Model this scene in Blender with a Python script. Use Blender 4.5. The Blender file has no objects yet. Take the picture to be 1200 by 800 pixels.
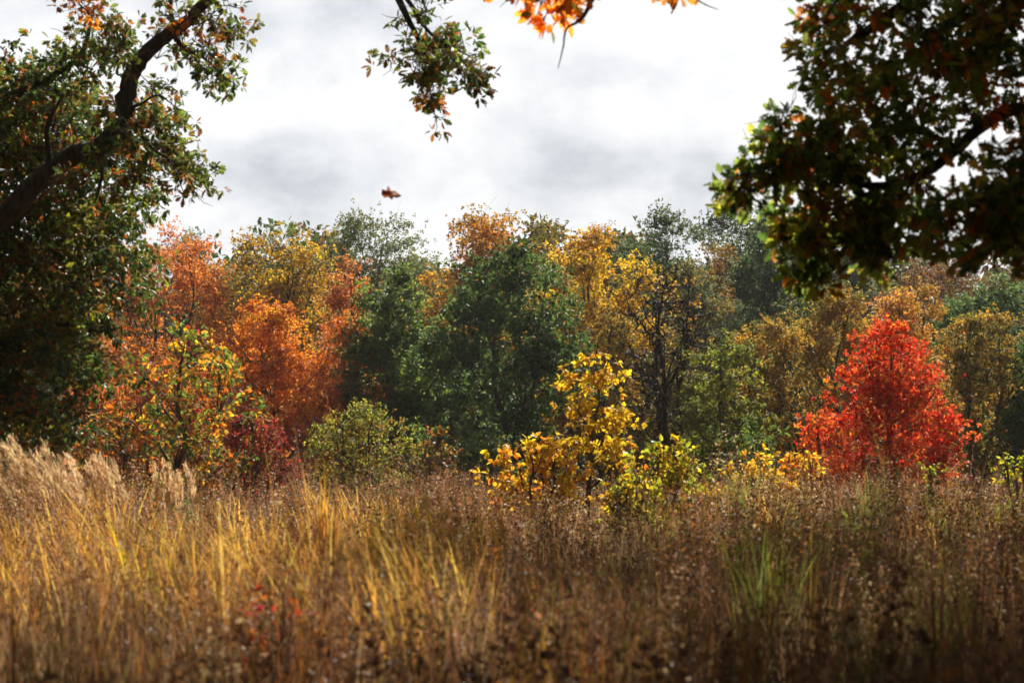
import bpy, math
import numpy as np
R = np.random.default_rng(11)
S = bpy.context.scene
C = S.collection
# ------------------------------------------------------------------ camera, sky, sun, exposure
FX, CX, HY, EYE = 2333.0, 600.0, 535.0, 1.75      # focal length and horizon in photo pixels; eye height
cam = bpy.data.cameras.new('camera'); co = bpy.data.objects.new('camera', cam); C.objects.link(co)
co.location = (0, 0, EYE); co.rotation_euler = (math.radians(90), 0, 0)
cam.sensor_width = 36; cam.lens = 36 * FX / 1200; cam.shift_y = (HY - 400) / 1200
cam.clip_start = 0.1; cam.clip_end = 3000
cam.dof.use_dof = True; cam.dof.focus_distance = 52; cam.dof.aperture_fstop = 2.1; cam.dof.aperture_blades = 9
S.camera = co
SUN_EL, SUN_AZ, SUN_W = 35.0, 14.0, 5.0            # elevation; azimuth to the right of the view direction (+Y)
el, az = math.radians(SUN_EL), math.radians(SUN_AZ)
sdir = np.array([math.sin(az) * math.cos(el), math.cos(az) * math.cos(el), math.sin(el)])
sl = bpy.data.lights.new('sun', 'SUN'); so = bpy.data.objects.new('sun', sl); C.objects.link(so)
sl.energy = SUN_W; sl.angle = math.radians(0.53); sl.color = (1, .93, .80)
from mathutils import Vector
so.rotation_euler = Vector(sdir).to_track_quat('Z', 'Y').to_euler()
S.view_settings.view_transform = 'Standard'; S.view_settings.look = 'None'
S.view_settings.exposure = 0.82; S.view_settings.gamma = 1
HAZE = 0.00019
cy = S.cycles
cy.max_bounces = 5; cy.diffuse_bounces = 2; cy.glossy_bounces = 1; cy.transmission_bounces = 3; cy.transparent_max_bounces = 4
cy.volume_bounces = 0
cy.sample_clamp_indirect = 3; cy.use_adaptive_sampling = False; cy.use_denoising = True; cy.denoiser = 'OPENIMAGEDENOISE'; cy.denoising_prefilter = 'ACCURATE'
cy.caustics_reflective = False; cy.caustics_refractive = False

def nodes_of(idb):
    idb.use_nodes = True; nt = idb.node_tree; nt.nodes.clear()
    def N(t, **kw):
        n = nt.nodes.new(t)
        for k, v in kw.items():
            if k.startswith('i_'):
                n.inputs[k[2:].replace('_', ' ')].default_value = v
            else: setattr(n, k, v)
        return n
    return nt, N, nt.links.new

W = bpy.data.worlds.new('World'); S.world = W
nt, N, L = nodes_of(W)
sky = N('ShaderNodeTexSky', sky_type='NISHITA', sun_disc=False, sun_elevation=el, sun_rotation=az, altitude=200, air_density=1.0, dust_density=1.5)
tc = N('ShaderNodeTexCoord')
def math_n(op, a, b=None, c=None, clamp=False):
    n = N('ShaderNodeMath', operation=op); n.use_clamp = clamp
    for i, v in enumerate((a, b, c)):
        if v is None: continue
        if isinstance(v, (int, float)): n.inputs[i].default_value = v
        else: L(v, n.inputs[i])
    return n.outputs[0]
sp = N('ShaderNodeSeparateXYZ'); L(tc.outputs['Generated'], sp.inputs[0])
den = math_n('MAXIMUM', sp.outputs[1], 0.05)
uu = math_n('DIVIDE', sp.outputs[0], math_n('ADD', math_n('ABSOLUTE', sp.outputs[1]), 0.15))
vv = math_n('DIVIDE', sp.outputs[2], math_n('ADD', math_n('ABSOLUTE', sp.outputs[1]), 0.15))
cmb = N('ShaderNodeCombineXYZ'); L(uu, cmb.inputs[0]); L(math_n('MULTIPLY', vv, 1.55), cmb.inputs[1])
n1 = N('ShaderNodeTexNoise', i_Scale=6.5, i_Detail=10.0, i_Roughness=0.58, i_Distortion=0.15); L(cmb.outputs[0], n1.inputs['Vector'])
n2 = N('ShaderNodeTexNoise', i_Scale=17.0, i_Detail=8.0, i_Roughness=0.6); L(cmb.outputs[0], n2.inputs['Vector'])
nz = math_n('ADD', math_n('MULTIPLY', math_n('SUBTRACT', n1.outputs['Fac'], .5), 1.25), math_n('ADD', math_n('MULTIPLY', n2.outputs['Fac'], 0.42), .30))
# grey-blue cloud banks standing at fixed directions in the sky (u = x/y, v = z/y), edges broken up by the noise
def bank(px, py, wx, wy, amt):
    u0 = (px - CX) / FX / 1.15; v0 = (HY - py) / FX / 1.15
    a = math_n('DIVIDE', math_n('SUBTRACT', uu, u0), wx / FX); b = math_n('DIVIDE', math_n('SUBTRACT', vv, v0), wy / FX)
    r = math_n('ADD', math_n('MULTIPLY', a, a), math_n('MULTIPLY', b, b))
    return math_n('MULTIPLY', math_n('POWER', 2.718, math_n('MULTIPLY', r, -1.0)), amt)
tot = None
for bk in [(350, 40, 140, 70, .16), (270, 195, 160, 50, .13), (430, 240, 120, 40, .08), (800, 195, 110, 38, .16), (700, 85, 90, 22, .10), (640, 215, 110, 36, .07), (20, 40, 60, 40, .05),
           (870, 60, 60, 50, .05), (560, 100, 120, 60, -.08), (540, 30, 90, 30, -.03), (905, 120, 60, 60, -.05), (330, 135, 90, 16, -.08)]:
    b = bank(*bk); tot = b if tot is None else math_n('ADD', tot, b)
f = math_n('ADD', nz, tot)
rm = N('ShaderNodeValToRGB'); L(f, rm.inputs[0])
e = rm.color_ramp.elements
e[0].position = .452; e[0].color = (1.0, 1.0, 1.0, 1)
e[1].position = .78; e[1].color = (.50, .53, .585, 1)
x = rm.color_ramp.elements.new(.60); x.color = (.79, .81, .845, 1)
# clouds are brightest towards the sun and dimmer behind the viewer
dp = N('ShaderNodeVectorMath', operation='DOT_PRODUCT'); L(tc.outputs['Generated'], dp.inputs[0]); dp.inputs[1].default_value = tuple(sdir)
gl = N('ShaderNodeMapRange'); L(dp.outputs['Value'], gl.inputs[0])
gl.inputs['From Min'].default_value = .3; gl.inputs['From Max'].default_value = .72; gl.inputs['To Min'].default_value = .02; gl.inputs['To Max'].default_value = .61
cl = N('ShaderNodeVectorMath', operation='SCALE'); L(rm.outputs[0], cl.inputs[0]); L(gl.outputs[0], cl.inputs['Scale'])
bg1 = N('ShaderNodeBackground', i_Strength=0.05); L(sky.outputs[0], bg1.inputs[0])
bg2 = N('ShaderNodeBackground', i_Strength=1.0); L(cl.outputs[0], bg2.inputs[0])
mx = N('ShaderNodeMixShader'); mx.inputs[0].default_value = .93
L(bg1.outputs[0], mx.inputs[1]); L(bg2.outputs[0], mx.inputs[2])
wo = N('ShaderNodeOutputWorld'); L(mx.outputs[0], wo.inputs[0])

# ------------------------------------------------------------------ materials
def leaf_material(name, rough=.6, spec=.25, trans=.5, boost=1.15):
    m = bpy.data.materials.new(name); nt, N, L = nodes_of(m)
    at = N('ShaderNodeAttribute', attribute_name='col')
    tx = N('ShaderNodeTexCoord'); no = N('ShaderNodeTexNoise', i_Scale=23.0, i_Detail=2.0); L(tx.outputs['Object'], no.inputs['Vector'])
    mr = N('ShaderNodeMapRange'); L(no.outputs['Fac'], mr.inputs[0]); mr.inputs['To Min'].default_value = .65; mr.inputs['To Max'].default_value = 1.35
    sc = N('ShaderNodeVectorMath', operation='SCALE'); L(at.outputs['Color'], sc.inputs[0]); L(mr.outputs[0], sc.inputs['Scale'])
    p = N('ShaderNodeBsdfPrincipled', i_Roughness=rough); p.inputs['Specular IOR Level'].default_value = spec; L(sc.outputs[0], p.inputs['Base Color'])
    s2 = N('ShaderNodeVectorMath', operation='SCALE'); L(sc.outputs[0], s2.inputs[0]); s2.inputs['Scale'].default_value = boost
    t = N('ShaderNodeBsdfTranslucent'); L(s2.outputs[0], t.inputs[0])
    mx = N('ShaderNodeMixShader'); mx.inputs[0].default_value = trans; L(p.outputs[0], mx.inputs[1]); L(t.outputs[0], mx.inputs[2])
    o = N('ShaderNodeOutputMaterial'); L(mx.outputs[0], o.inputs[0])
    return m
def bark_material(name, c1, c2):
    m = bpy.data.materials.new(name); nt, N, L = nodes_of(m)
    tx = N('ShaderNodeTexCoord'); mp = N('ShaderNodeMapping'); mp.inputs['Scale'].default_value = (14, 14, 3); L(tx.outputs['Object'], mp.inputs[0])
    no = N('ShaderNodeTexNoise', i_Scale=1.0, i_Detail=6.0, i_Roughness=.7); L(mp.outputs[0], no.inputs['Vector'])
    r = N('ShaderNodeValToRGB'); L(no.outputs['Fac'], r.inputs[0]); r.color_ramp.elements[0].position = .35; r.color_ramp.elements[1].position = .68
    r.color_ramp.elements[0].color = (*c1, 1); r.color_ramp.elements[1].color = (*c2, 1)
    p = N('ShaderNodeBsdfPrincipled', i_Roughness=.9); L(r.outputs[0], p.inputs['Base Color'])
    b = N('ShaderNodeBump', i_Strength=1.0, i_Distance=.06); L(no.outputs['Fac'], b.inputs['Height']); L(b.outputs[0], p.inputs['Normal'])
    o = N('ShaderNodeOutputMaterial'); L(p.outputs[0], o.inputs[0])
    return m
M_leaf = leaf_material('leaf')
M_gloss = leaf_material('glossy_leaf', rough=.58, spec=.3, trans=.5, boost=1.45)
M_shade_oak = leaf_material('shade_oak_leaf', rough=.5, spec=.4, trans=.5, boost=1.2)  # oak leaf copy with shade put in: passes less light
M_oak = leaf_material('lit_oak_leaf', rough=.5, spec=.35, trans=.58, boost=1.8)  # oak leaf copy with backlight put in: transmitted colour raised
M_thin = leaf_material('thin_leaf', rough=.55, spec=.3, trans=.62, boost=1.25)
M_dry = leaf_material('dry_grass', rough=.55, spec=.3, trans=.5, boost=1.2)
M_bark = bark_material('bark', (.02, .015, .012), (.09, .07, .055))
M_twig = bark_material('twig_bark', (.06, .045, .035), (.16, .13, .11))

# ------------------------------------------------------------------ mesh helpers
def unit(v): return v / np.maximum(np.linalg.norm(v, axis=-1, keepdims=True), 1e-9)
def link(name, me, mat, parent=None):
    if mat: me.materials.append(mat)
    o = bpy.data.objects.new(name, me); C.objects.link(o)
    if parent: o.parent = parent
    return o
def raw_mesh(name, V, F_sizes, F_idx, col=None, smooth=False):
    me = bpy.data.meshes.new(name)
    me.vertices.add(len(V)); me.vertices.foreach_set('co', np.ascontiguousarray(V, np.float32).ravel())
    me.loops.add(len(F_idx)); me.loops.foreach_set('vertex_index', np.ascontiguousarray(F_idx, np.int32))
    me.polygons.add(len(F_sizes)); st = np.concatenate([[0], np.cumsum(F_sizes)[:-1]]).astype(np.int32)
    me.polygons.foreach_set('loop_start', st)
    if smooth: me.polygons.foreach_set('use_smooth', np.ones(len(F_sizes), bool))
    me.update(calc_edges=True)
    if col is not None:
        a = me.attributes.new('col', 'FLOAT_COLOR', 'FACE')
        a.data.foreach_set('color', np.ascontiguousarray(np.c_[col, np.ones(len(col))], np.float32).ravel())
    return me
# leaf templates: (verts (k,3) as along, across, up ; faces)
def tmpl(half, fold=.22, curl=-.18):
    """half outline from base to tip: (u, v>=0); the two halves fold about the midrib"""
    h = np.array(half, float); n = len(h)
    mid = [0, n - 1]
    vs = [(u, v, v * fold + curl * u * u) for u, v in h]
    vs += [(u, -v, v * fold + curl * u * u) for u, v in h[1:-1]]
    f1 = list(range(n)); f2 = [0] + list(range(n, 2 * n - 2)) + [n - 1]
    return np.array(vs), [f1[::-1], f2]
T = {
 'oak': tmpl([(0, 0), (.12, .05), (.22, .17), (.33, .09), (.42, .30), (.52, .12), (.62, .33), (.74, .13), (.84, .20), (1, 0)]),
 'maple': tmpl([(0, 0), (.08, .30), (.28, .22), (.42, .52), (.55, .20), (.72, .26), (1, 0)]),
 'oval': tmpl([(0, 0), (.3, .24), (.68, .22), (1, 0)]),
 'broad': tmpl([(0, 0), (.18, .34), (.6, .33), (1, 0)]),
 'lance': tmpl([(0, 0), (.35, .12), (.7, .09), (1, 0)], curl=-.3),
}
T['chip'] = (np.array([(0, 0, 0), (.5, .36, .1), (1, 0, -.1), (.45, -.34, .12)]), [[0, 1, 2, 3]])
T['needle'] = (np.array([(0, .05, 0), (0, -.05, 0), (1, -.06, -.1), (1, .08, -.1)]), [[0, 1, 2, 3]])
def leaves_mesh(name, kind, pos, axis, nrm, size, col):
    tv, tf = T[kind]; n = len(pos); k = len(tv)
    a = unit(axis); b = unit(np.cross(nrm, a)); c = np.cross(a, b)
    V = pos[:, None] + size[:, None, None] * (tv[None, :, 0:1] * a[:, None] + tv[None, :, 1:2] * b[:, None] + tv[None, :, 2:3] * c[:, None])
    base = (np.arange(n) * k)
    fi = np.concatenate([np.array(f) for f in tf]); fs = [len(f) for f in tf]
    idx = (base[:, None] + fi[None]).ravel()
    return raw_mesh(name, V.reshape(-1, 3), np.tile(fs, n), idx, np.repeat(col, len(tf), axis=0))
def tubes(P, Rd, k=5):
    """P (N,m,3) polylines, Rd (N,m) radii -> verts, quad index"""
    n, m, _ = P.shape
    t = unit(np.gradient(P, axis=1)); al = np.abs(t).max(1); ref = np.eye(3)[np.argmin(al, 1)][:, None]
    u = unit(np.cross(t, ref)); v = np.cross(t, u)
    an = np.arange(k) / k * 2 * np.pi
    V = P[:, :, None] + Rd[:, :, None, None] * (np.cos(an)[None, None, :, None] * u[:, :, None] + np.sin(an)[None, None, :, None] * v[:, :, None])
    i = np.arange(m - 1)[:, None]; j = np.arange(k)[None]
    q = np.stack([i * k + j, i * k + (j + 1) % k, (i + 1) * k + (j + 1) % k, (i + 1) * k + j], -1).reshape(-1, 4)
    idx = (np.arange(n)[:, None, None] * (m * k) + q[None]).reshape(-1)
    return V.reshape(-1, 3), idx
def tube_mesh(name, groups):
    Vs, Is, off = [], [], 0
    for P, Rd, k in groups:
        if len(P) == 0: continue
        V, I = tubes(np.asarray(P, float), np.asarray(Rd, float), k); Vs.append(V); Is.append(I + off); off += len(V)
    V = np.concatenate(Vs); I = np.concatenate(Is)
    return raw_mesh(name, V, np.full(len(I) // 4, 4), I, smooth=True)
def resample(pts, rad, m):
    pts = np.array(pts, float); rad = np.array(rad, float); n = len(pts)
    s = np.r_[0, np.cumsum(np.linalg.norm(np.diff(pts, axis=0), axis=1))]
    # Catmull-Rom through the points
    q = np.linspace(0, n - 1, m); i = np.clip(q.astype(int), 0, n - 2); f = (q - i)[:, None]
    p0 = pts[np.maximum(i - 1, 0)]; p1 = pts[i]; p2 = pts[i + 1]; p3 = pts[np.minimum(i + 2, n - 1)]
    P = .5 * (2 * p1 + (p2 - p0) * f + (2 * p0 - 5 * p1 + 4 * p2 - p3) * f ** 2 + (3 * p1 - p0 - 3 * p2 + p3) * f ** 3)
    return P, np.interp(q, np.arange(n), rad)
def palette(pal, n, rng, groups=None, hold=.6, jit=.25):
    cols = np.array([c for c, w in pal], float); w = np.array([w for c, w in pal], float); w /= w.sum()
    k = rng.choice(len(cols), n, p=w)
    if groups is not None:
        g = rng.choice(len(cols), groups.max() + 1, p=w); k = np.where(rng.random(n) < hold, g[groups], k)
    c = cols[k] * .82 * rng.uniform(1 - jit, 1 + jit, (n, 1)) * rng.uniform(.92, 1.08, (n, 3))
    if groups is not None: c *= rng.uniform(.82, 1.18, groups.max() + 1)[groups][:, None]
    return np.clip(c, .005, .9)
def tag(o, label=None, cat=None, group=None, kind=None):
    if label: o['label'] = label
    if cat: o['category'] = cat
    if group: o['group'] = group
    if kind: o['kind'] = kind
    return o
def empty(name, loc):
    o = bpy.data.objects.new(name, None); C.objects.link(o); o.location = loc; o.empty_display_size = .2; return o
def at(px, py, d): return np.array([(px - CX) / FX * d, d, EYE + (HY - py) / FX * d])

# colours (base reflectance of the leaves themselves)
ORG, DORG, SAL = (.85, .29, .022), (.66, .16, .015), (.78, .31, .08)
YEL, GLD, OCH = (.82, .56, .025), (.72, .38, .03), (.42, .25, .035)
OLV, YGR, LGR = (.20, .19, .035), (.40, .42, .035), (.22, .30, .045)
GRN, DGR, BGR = (.10, .17, .03), (.055, .095, .022), (.125, .20, .06)
RED, COR, CRM = (.76, .055, .014), (.84, .16, .03), (.33, .04, .035)
BRN, RUS, GRY = (.22, .10, .035), (.45, .16, .03), (.19, .24, .11)
STR, PNK, DBR = (.60, .42, .23), (.35, .165, .085), (.085, .042, .022)

# ------------------------------------------------------------------ ground
def ground():
    xs = np.concatenate([-np.geomspace(2500, 60, 18), np.linspace(-55, 55, 56), np.geomspace(60, 2500, 18)])
    ys = np.concatenate([-np.geomspace(2500, 20, 14), np.linspace(-16, 150, 84), np.geomspace(160, 2900, 16)])
    X, Y = np.meshgrid(xs, ys); Z = .05 * np.sin(X * .5 + 1) * np.sin(Y * .37) + .03 * np.sin(X * 1.3 + Y)
    Z *= np.exp(-((X / 80) ** 2 + (Y / 200) ** 2)); Z -= .03
    V = np.stack([X, Y, Z], -1).reshape(-1, 3); nx = len(xs); ny = len(ys)
    i, j = np.meshgrid(np.arange(ny - 1), np.arange(nx - 1), indexing='ij')
    q = np.stack([i * nx + j, i * nx + j + 1, (i + 1) * nx + j + 1, (i + 1) * nx + j], -1).reshape(-1)
    m = bpy.data.materials.new('soil_and_litter'); nt, N, L = nodes_of(m)
    tx = N('ShaderNodeTexCoord'); no = N('ShaderNodeTexNoise', i_Scale=1.7, i_Detail=8.0, i_Roughness=.7); L(tx.outputs['Object'], no.inputs['Vector'])
    r = N('ShaderNodeValToRGB'); L(no.outputs['Fac'], r.inputs[0]); r.color_ramp.elements[0].position = .3; r.color_ramp.elements[1].position = .7
    r.color_ramp.elements[0].color = (.045, .028, .015, 1); r.color_ramp.elements[1].color = (.16, .11, .05, 1)
    p = N('ShaderNodeBsdfPrincipled', i_Roughness=1.0); L(r.outputs[0], p.inputs['Base Color'])
    b = N('ShaderNodeBump', i_Strength=1.0, i_Distance=.1); L(no.outputs['Fac'], b.inputs['Height']); L(b.outputs[0], p.inputs['Normal'])
    o = N('ShaderNodeOutputMaterial'); L(p.outputs[0], o.inputs[0])
    tag(link('ground', raw_mesh('ground', V, np.full(len(q) // 4, 4), q, smooth=True), m), kind='structure')
ground()

# ------------------------------------------------------------------ tree builder
PROF = {
 'round': lambda t: np.sqrt(np.clip(1 - (2 * t - 1) ** 2, 0, 1)),
 'egg': lambda t: np.sin(np.pi * np.clip(t, 0, 1) ** .82) ** .55,
 'dome': lambda t: np.clip(1 - t, 0, 1) ** .42 * np.clip(t * 8, 0, 1) ** .5,
 'cone': lambda t: np.clip(1.08 * (1 - t) ** .75 * np.clip(t * 7, 0, 1) ** .5, 0, 1),
 'vase': lambda t: np.sin(np.pi * np.clip(t, 0, 1) ** 1.15) ** .5,
 'fan': lambda t: np.clip(.35 + t * .75, 0, 1) * np.sqrt(np.clip(1 - t ** 5, 0, 1)),
 'column': lambda t: np.clip(t * 6, 0, 1) ** .5 * np.clip((1 - t) * 2.2, 0, 1) ** .6,
}
def crown_leaves(rng, cen, spread, n, size, per_tip, droop=.3, upb=.8, flat=.65):
    """leaves stand in little rosettes at twig tips, the tips gathered in clumps"""
    wts = rng.lognormal(0, .5, len(cen)); wts /= wts.sum()
    ntip = max(1, n // per_tip); g = rng.choice(len(cen), ntip, p=wts)
    off = rng.normal(size=(ntip, 3)) * [1, 1, flat]
    tip = cen[g] + off * spread * rng.uniform(.6, 1.2, (ntip, 1)) * .62
    ti = np.repeat(np.arange(ntip), per_tip); gi = g[ti]
    out = unit(off)[ti]
    ax = unit(rng.normal(size=(len(ti), 3)) + out * .6 - np.array([0, 0, droop]))
    nr = rng.normal(size=(len(ti), 3)) * .75 + np.array([0, 0, upb])
    nr = nr - (nr * ax).sum(1, keepdims=True) * ax
    sz = size * rng.uniform(.65, 1.25, len(ti))
    pos = tip[ti] + ax * (sz * .25)[:, None]
    return pos, ax, unit(nr), sz, gi
def tree(name, label, cat, px, top, wpx, D, pal, L=.13, kind='chip', shape='egg', cb=.6, cov=4.5, clumps=150, stems=1, mat=None, group=None,
         lean=0, tr=None, seed=None, per=6, hold=.6, barkvis=1.0, spread=None, depth=1.0, twig=M_twig, droop=.3, jit=.25, rough=.28, cluster_pow=.45):
    rng = np.random.default_rng(seed if seed is not None else int(px * 7 + top * 13 + D))
    wpx = wpx * (1.16 if group else 1.0); cov = cov * (1.2 if group else 1.0); L = L * (.86 if group else 1.0)
    x0 = (px - CX) / FX * D; H = EYE + (HY - top) / FX * D; Rr = wpx / 2 / FX * D
    root = empty(name, (x0, D, 0)); tag(root, label, cat, group)
    Hc = H - cb; prof = PROF[shape]
    ph = rng.uniform(0, 6.28, 12); 
    def env(t, a):
        nz = np.sin(a * 2 + ph[0] + t * 5) + .8 * np.sin(a * 3 + ph[1] - t * 9) + .7 * np.sin(a * 5 + ph[2] + t * 14) + .5 * np.sin(a * 8 + ph[3] + t * 23)
        return Rr * prof(t) * (1 + rough * nz / 2)
    # clump centres
    t = rng.random(clumps * 6); a = rng.uniform(0, 2 * np.pi, len(t))
    keep = rng.random(len(t)) < prof(t) ** 1.3 + .04
    t = t[keep][:clumps]; a = a[keep][:clumps]; rr = rng.random(len(t)) ** cluster_pow
    r = env(t, a) * rr
    cen = np.stack([np.cos(a) * r + lean * t * Hc, np.sin(a) * r * depth, cb + t * Hc * .97], -1)
    sp_ = spread if spread else max(.22, .78 * (Rr * Rr * Hc / clumps) ** (1 / 3))
    area = 2 * Rr * Hc * .75; n = int(min(48000, cov * area / (.36 * L * L)))
    P, A, Nn, Z, G = crown_leaves(rng, cen, sp_, n, L, per, droop=droop)
    # wood
    Tr = tr if tr else .016 * H + .02
    groups = []; nodes = []
    for s in range(stems):
        aa = s / max(stems, 1) * 6.28 + ph[4]; spread_s = 0 if stems == 1 else Rr * .45
        pts = []; rad = []
        for q in np.linspace(0, 1, 7):
            hh = q * H * .9
            pts.append((math.cos(aa) * spread_s * q ** .7 + lean * q * Hc + rng.normal() * .02 * H * (q > 0), math.sin(aa) * spread_s * q ** .7 + rng.normal() * .02 * H * (q > 0), hh - .1)); rad.append(Tr / stems ** .5 * (1 - q) ** .8 + .012)
        Pp, Rp = resample(pts, rad, 16); groups.append((Pp[None], Rp[None], 7)); nodes.append((Pp[3:], Rp[3:]))
    trunk_pts = np.concatenate([p for p, _ in nodes]); trunk_r = np.concatenate([r_ for _, r_ in nodes])
    nl = 14 if H > 5 else 8; LP = []; LR = []
    far = cen[rng.choice(len(cen), min(nl * 2, len(cen)), replace=False)]
    for c_ in far:
        cand = np.abs((trunk_pts[:, 2]) - max(c_[2] - .35 * np.linalg.norm(c_[:2]) - .12 * H, .1 * H)); i = int(np.argmin(cand + .3 * np.linalg.norm(trunk_pts[:, :2] - c_[:2], axis=1)))
        p0 = trunk_pts[i]; r0 = min(trunk_r[i] * .6, .05 + .006 * H)
        mid = p0 * .5 + c_ * .5 + np.array([0, 0, -.04 * np.linalg.norm(c_ - p0)]) + rng.normal(size=3) * .06 * np.linalg.norm(c_ - p0)
        Pp, Rp = resample([p0, mid, c_], [r0, r0 * .6, .012], 7); LP.append(Pp); LR.append(Rp)
    LP = np.array(LP); LR = np.array(LR); groups.append((LP, LR, 5))
    nd = np.concatenate([trunk_pts, LP[:, 1:].reshape(-1, 3)])
    d2 = np.linalg.norm(cen[:, None] - nd[None], axis=2) + 1.2 * np.maximum(nd[None, :, 2] - cen[:, None, 2], 0)
    st = nd[np.argmin(d2, 1)]; dl = cen - st; ln = np.linalg.norm(dl, axis=1, keepdims=True)
    mid1 = st + dl * .35 + rng.normal(size=dl.shape) * ln * .07; mid2 = st + dl * .7 + rng.normal(size=dl.shape) * ln * .07
    TP = np.stack([st, mid1, mid2, cen], 1); tw = .007 + .004 * ln
    groups.append((TP, np.concatenate([tw, tw * .8, tw * .6, tw * .35], 1) * barkvis, 4))
    # fine sprays inside each clump
    k = 3; c3 = np.repeat(cen, k, 0); e3 = c3 + rng.normal(size=c3.shape) * sp_ * .6 + np.array([0, 0, .15 * sp_])
    s3 = np.repeat(mid2, k, 0)
    groups.append((np.stack([s3, (s3 + e3) / 2 + rng.normal(size=c3.shape) * sp_ * .1, e3], 1), np.tile([[.009, .006, .003]], (len(c3), 1)) * barkvis, 3))
    link('trunk', tube_mesh('trunk', groups), twig, root)
    link('crown', leaves_mesh('crown', kind, P, A, Nn, Z, palette(pal, len(P), rng, G, hold, jit)), mat or M_leaf, root)
    return root
#PLACEHOLDER_REST
# ------------------------------------------------------------------ wood edge behind the meadow
WOOD = 'trees along the edge of the wood'
T_ = tree
# far row
T_('pine_tree', 'grey green pine just right of the big left oak, above the salmon orange tree', 'tree', 222, 262, 110, 112, [(GRY, 3), (DGR, 2), (BGR, 1)], L=.16, kind='chip', shape='cone', cb=3, cov=5.5, clumps=150, mat=M_leaf, group=WOOD)
T_('deciduous_tree', 'bare topped green tree rising behind the yellow tree on the left', 'tree', 330, 262, 150, 108, [(LGR, 2), (OLV, 2), (GRY, 2)], L=.14, shape='egg', cb=4, cov=2.6, group=WOOD)
T_('deciduous_tree', 'broad mid green tree on the skyline, left of the ochre crowns', 'tree', 445, 243, 150, 106, [(GRY, 4), (LGR, 2), (OLV, 3)], L=.15, shape='round', cb=3, cov=4, clumps=190, group=WOOD)
T_('deciduous_tree', 'tallest golden ochre tree on the skyline behind the dark green tree', 'tree', 565, 233, 135, 100, [(GLD, 5), (OCH, 3), (ORG, 1), (OLV, 1)], L=.15, kind='broad', shape='egg', cb=4, cov=3.3, clumps=120, group=WOOD, rough=.35)
T_('deciduous_tree', 'thin crowned brownish gold tree between the golden ochre tree and the bare sprig', 'tree', 640, 250, 110, 102, [(OCH, 4), (RUS, 2), (OLV, 3)], L=.15, kind='broad', shape='round', cb=4, cov=2.4, clumps=90, group=WOOD, rough=.35)
T_('deciduous_tree', 'thin tree whose bare top sprig holds a few brown leaves against the sky', 'tree', 706, 236, 46, 92, [(OCH, 3), (BRN, 3)], L=.16, kind='lance', shape='column', cb=6, cov=.9, clumps=34, group=WOOD, cluster_pow=.8)
T_('pine_tree', 'blue green pine on the skyline behind the bare dark stemmed tree', 'tree', 780, 236, 125, 110, [(DGR, 3), (GRY, 4), (BGR, 2)], L=.17, kind='chip', shape='round', cb=3, cov=5.5, clumps=150, mat=M_leaf, group=WOOD)
T_('deciduous_tree', 'brownish orange tree standing between two pines right of centre', 'tree', 845, 272, 75, 104, [(RUS, 3), (OCH, 4), (BRN, 2)], L=.14, shape='egg', cb=3, cov=3.6, clumps=110, group=WOOD)
T_('pine_tree', 'dark pine top just left of the drooping oak branch, behind the brownish orange tree', 'tree', 862, 236, 110, 118, [(DGR, 5), (GRY, 1)], L=.18, kind='chip', shape='round', cb=3, cov=5.5, clumps=100, mat=M_leaf, group=WOOD)
T_('pine_tree', 'tall grey green pine directly behind the leftmost hanging tip of the right oak', 'tree', 908, 240, 115, 100, [(GRY, 4), (BGR, 3), (DGR, 2)], L=.16, kind='chip', shape='egg', cb=3, cov=5.5, clumps=170, mat=M_leaf, group=WOOD)
T_('pine_tree', 'hazy grey green pine seen through the gaps of the right oak', 'tree', 985, 250, 90, 112, [(GRY, 4), (DGR, 3)], L=.17, kind='chip', shape='egg', cb=3, cov=5.5, clumps=120, mat=M_leaf, group=WOOD)
T_('deciduous_tree', 'dull brown half bare tree under the right oak, behind the orange bushes', 'tree', 1085, 300, 150, 108, [(BRN, 3), (GRY, 1), (RUS, 1)], L=.14, shape='round', cb=3, cov=2.6, clumps=140, group=WOOD)
T_('deciduous_tree', 'brown tree at the far right edge behind the glossy green tree', 'tree', 1185, 305, 110, 106, [(BRN, 3), (OLV, 2), (RUS, 2)], L=.14, shape='round', cb=3, cov=3, clumps=120, group=WOOD)
# middle row
T_('maple_tree', 'tall salmon orange tree with bare upper twigs beside the big left oak', 'tree', 200, 262, 145, 86, [(SAL, 5), (ORG, 3), (DORG, 2), (OCH, 1)], L=.13, shape='vase', cb=2, cov=3.3, clumps=220, group=WOOD, mat=M_thin, stems=3)
T_('deciduous_tree', 'yellow leaved tree with dark branches showing, above the round orange maple', 'tree', 325, 266, 165, 88, [(YEL, 4), (GLD, 4), (OLV, 3), (OCH, 2)], L=.15, kind='broad', shape='vase', cb=3, cov=3.0, clumps=160, stems=2, group=WOOD, barkvis=2, rough=.35)
T_('maple_tree', 'round glowing orange maple with a peaked top', 'tree', 316, 343, 130, 70, [(ORG, 6), (DORG, 3), (GLD, 1)], L=.12, shape='egg', cb=.8, cov=5.5, clumps=230, group=WOOD, mat=M_thin, rough=.18)
T_('maple_tree', 'narrow rust orange tree between the orange maple and the green tree', 'tree', 408, 296, 75, 82, [(SAL, 3), (DORG, 4), (RUS, 3)], L=.13, shape='egg', cb=1, cov=3.6, clumps=150, group=WOOD, mat=M_thin)
T_('maple_tree', 'low rusty brown tree tucked at the foot of the leftmost green tree', 'tree', 405, 370, 95, 72, [(DORG, 3), (RUS, 4), (OCH, 1)], L=.12, shape='egg', cb=.6, cov=3.6, clumps=150, group=WOOD, mat=M_thin)
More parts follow.
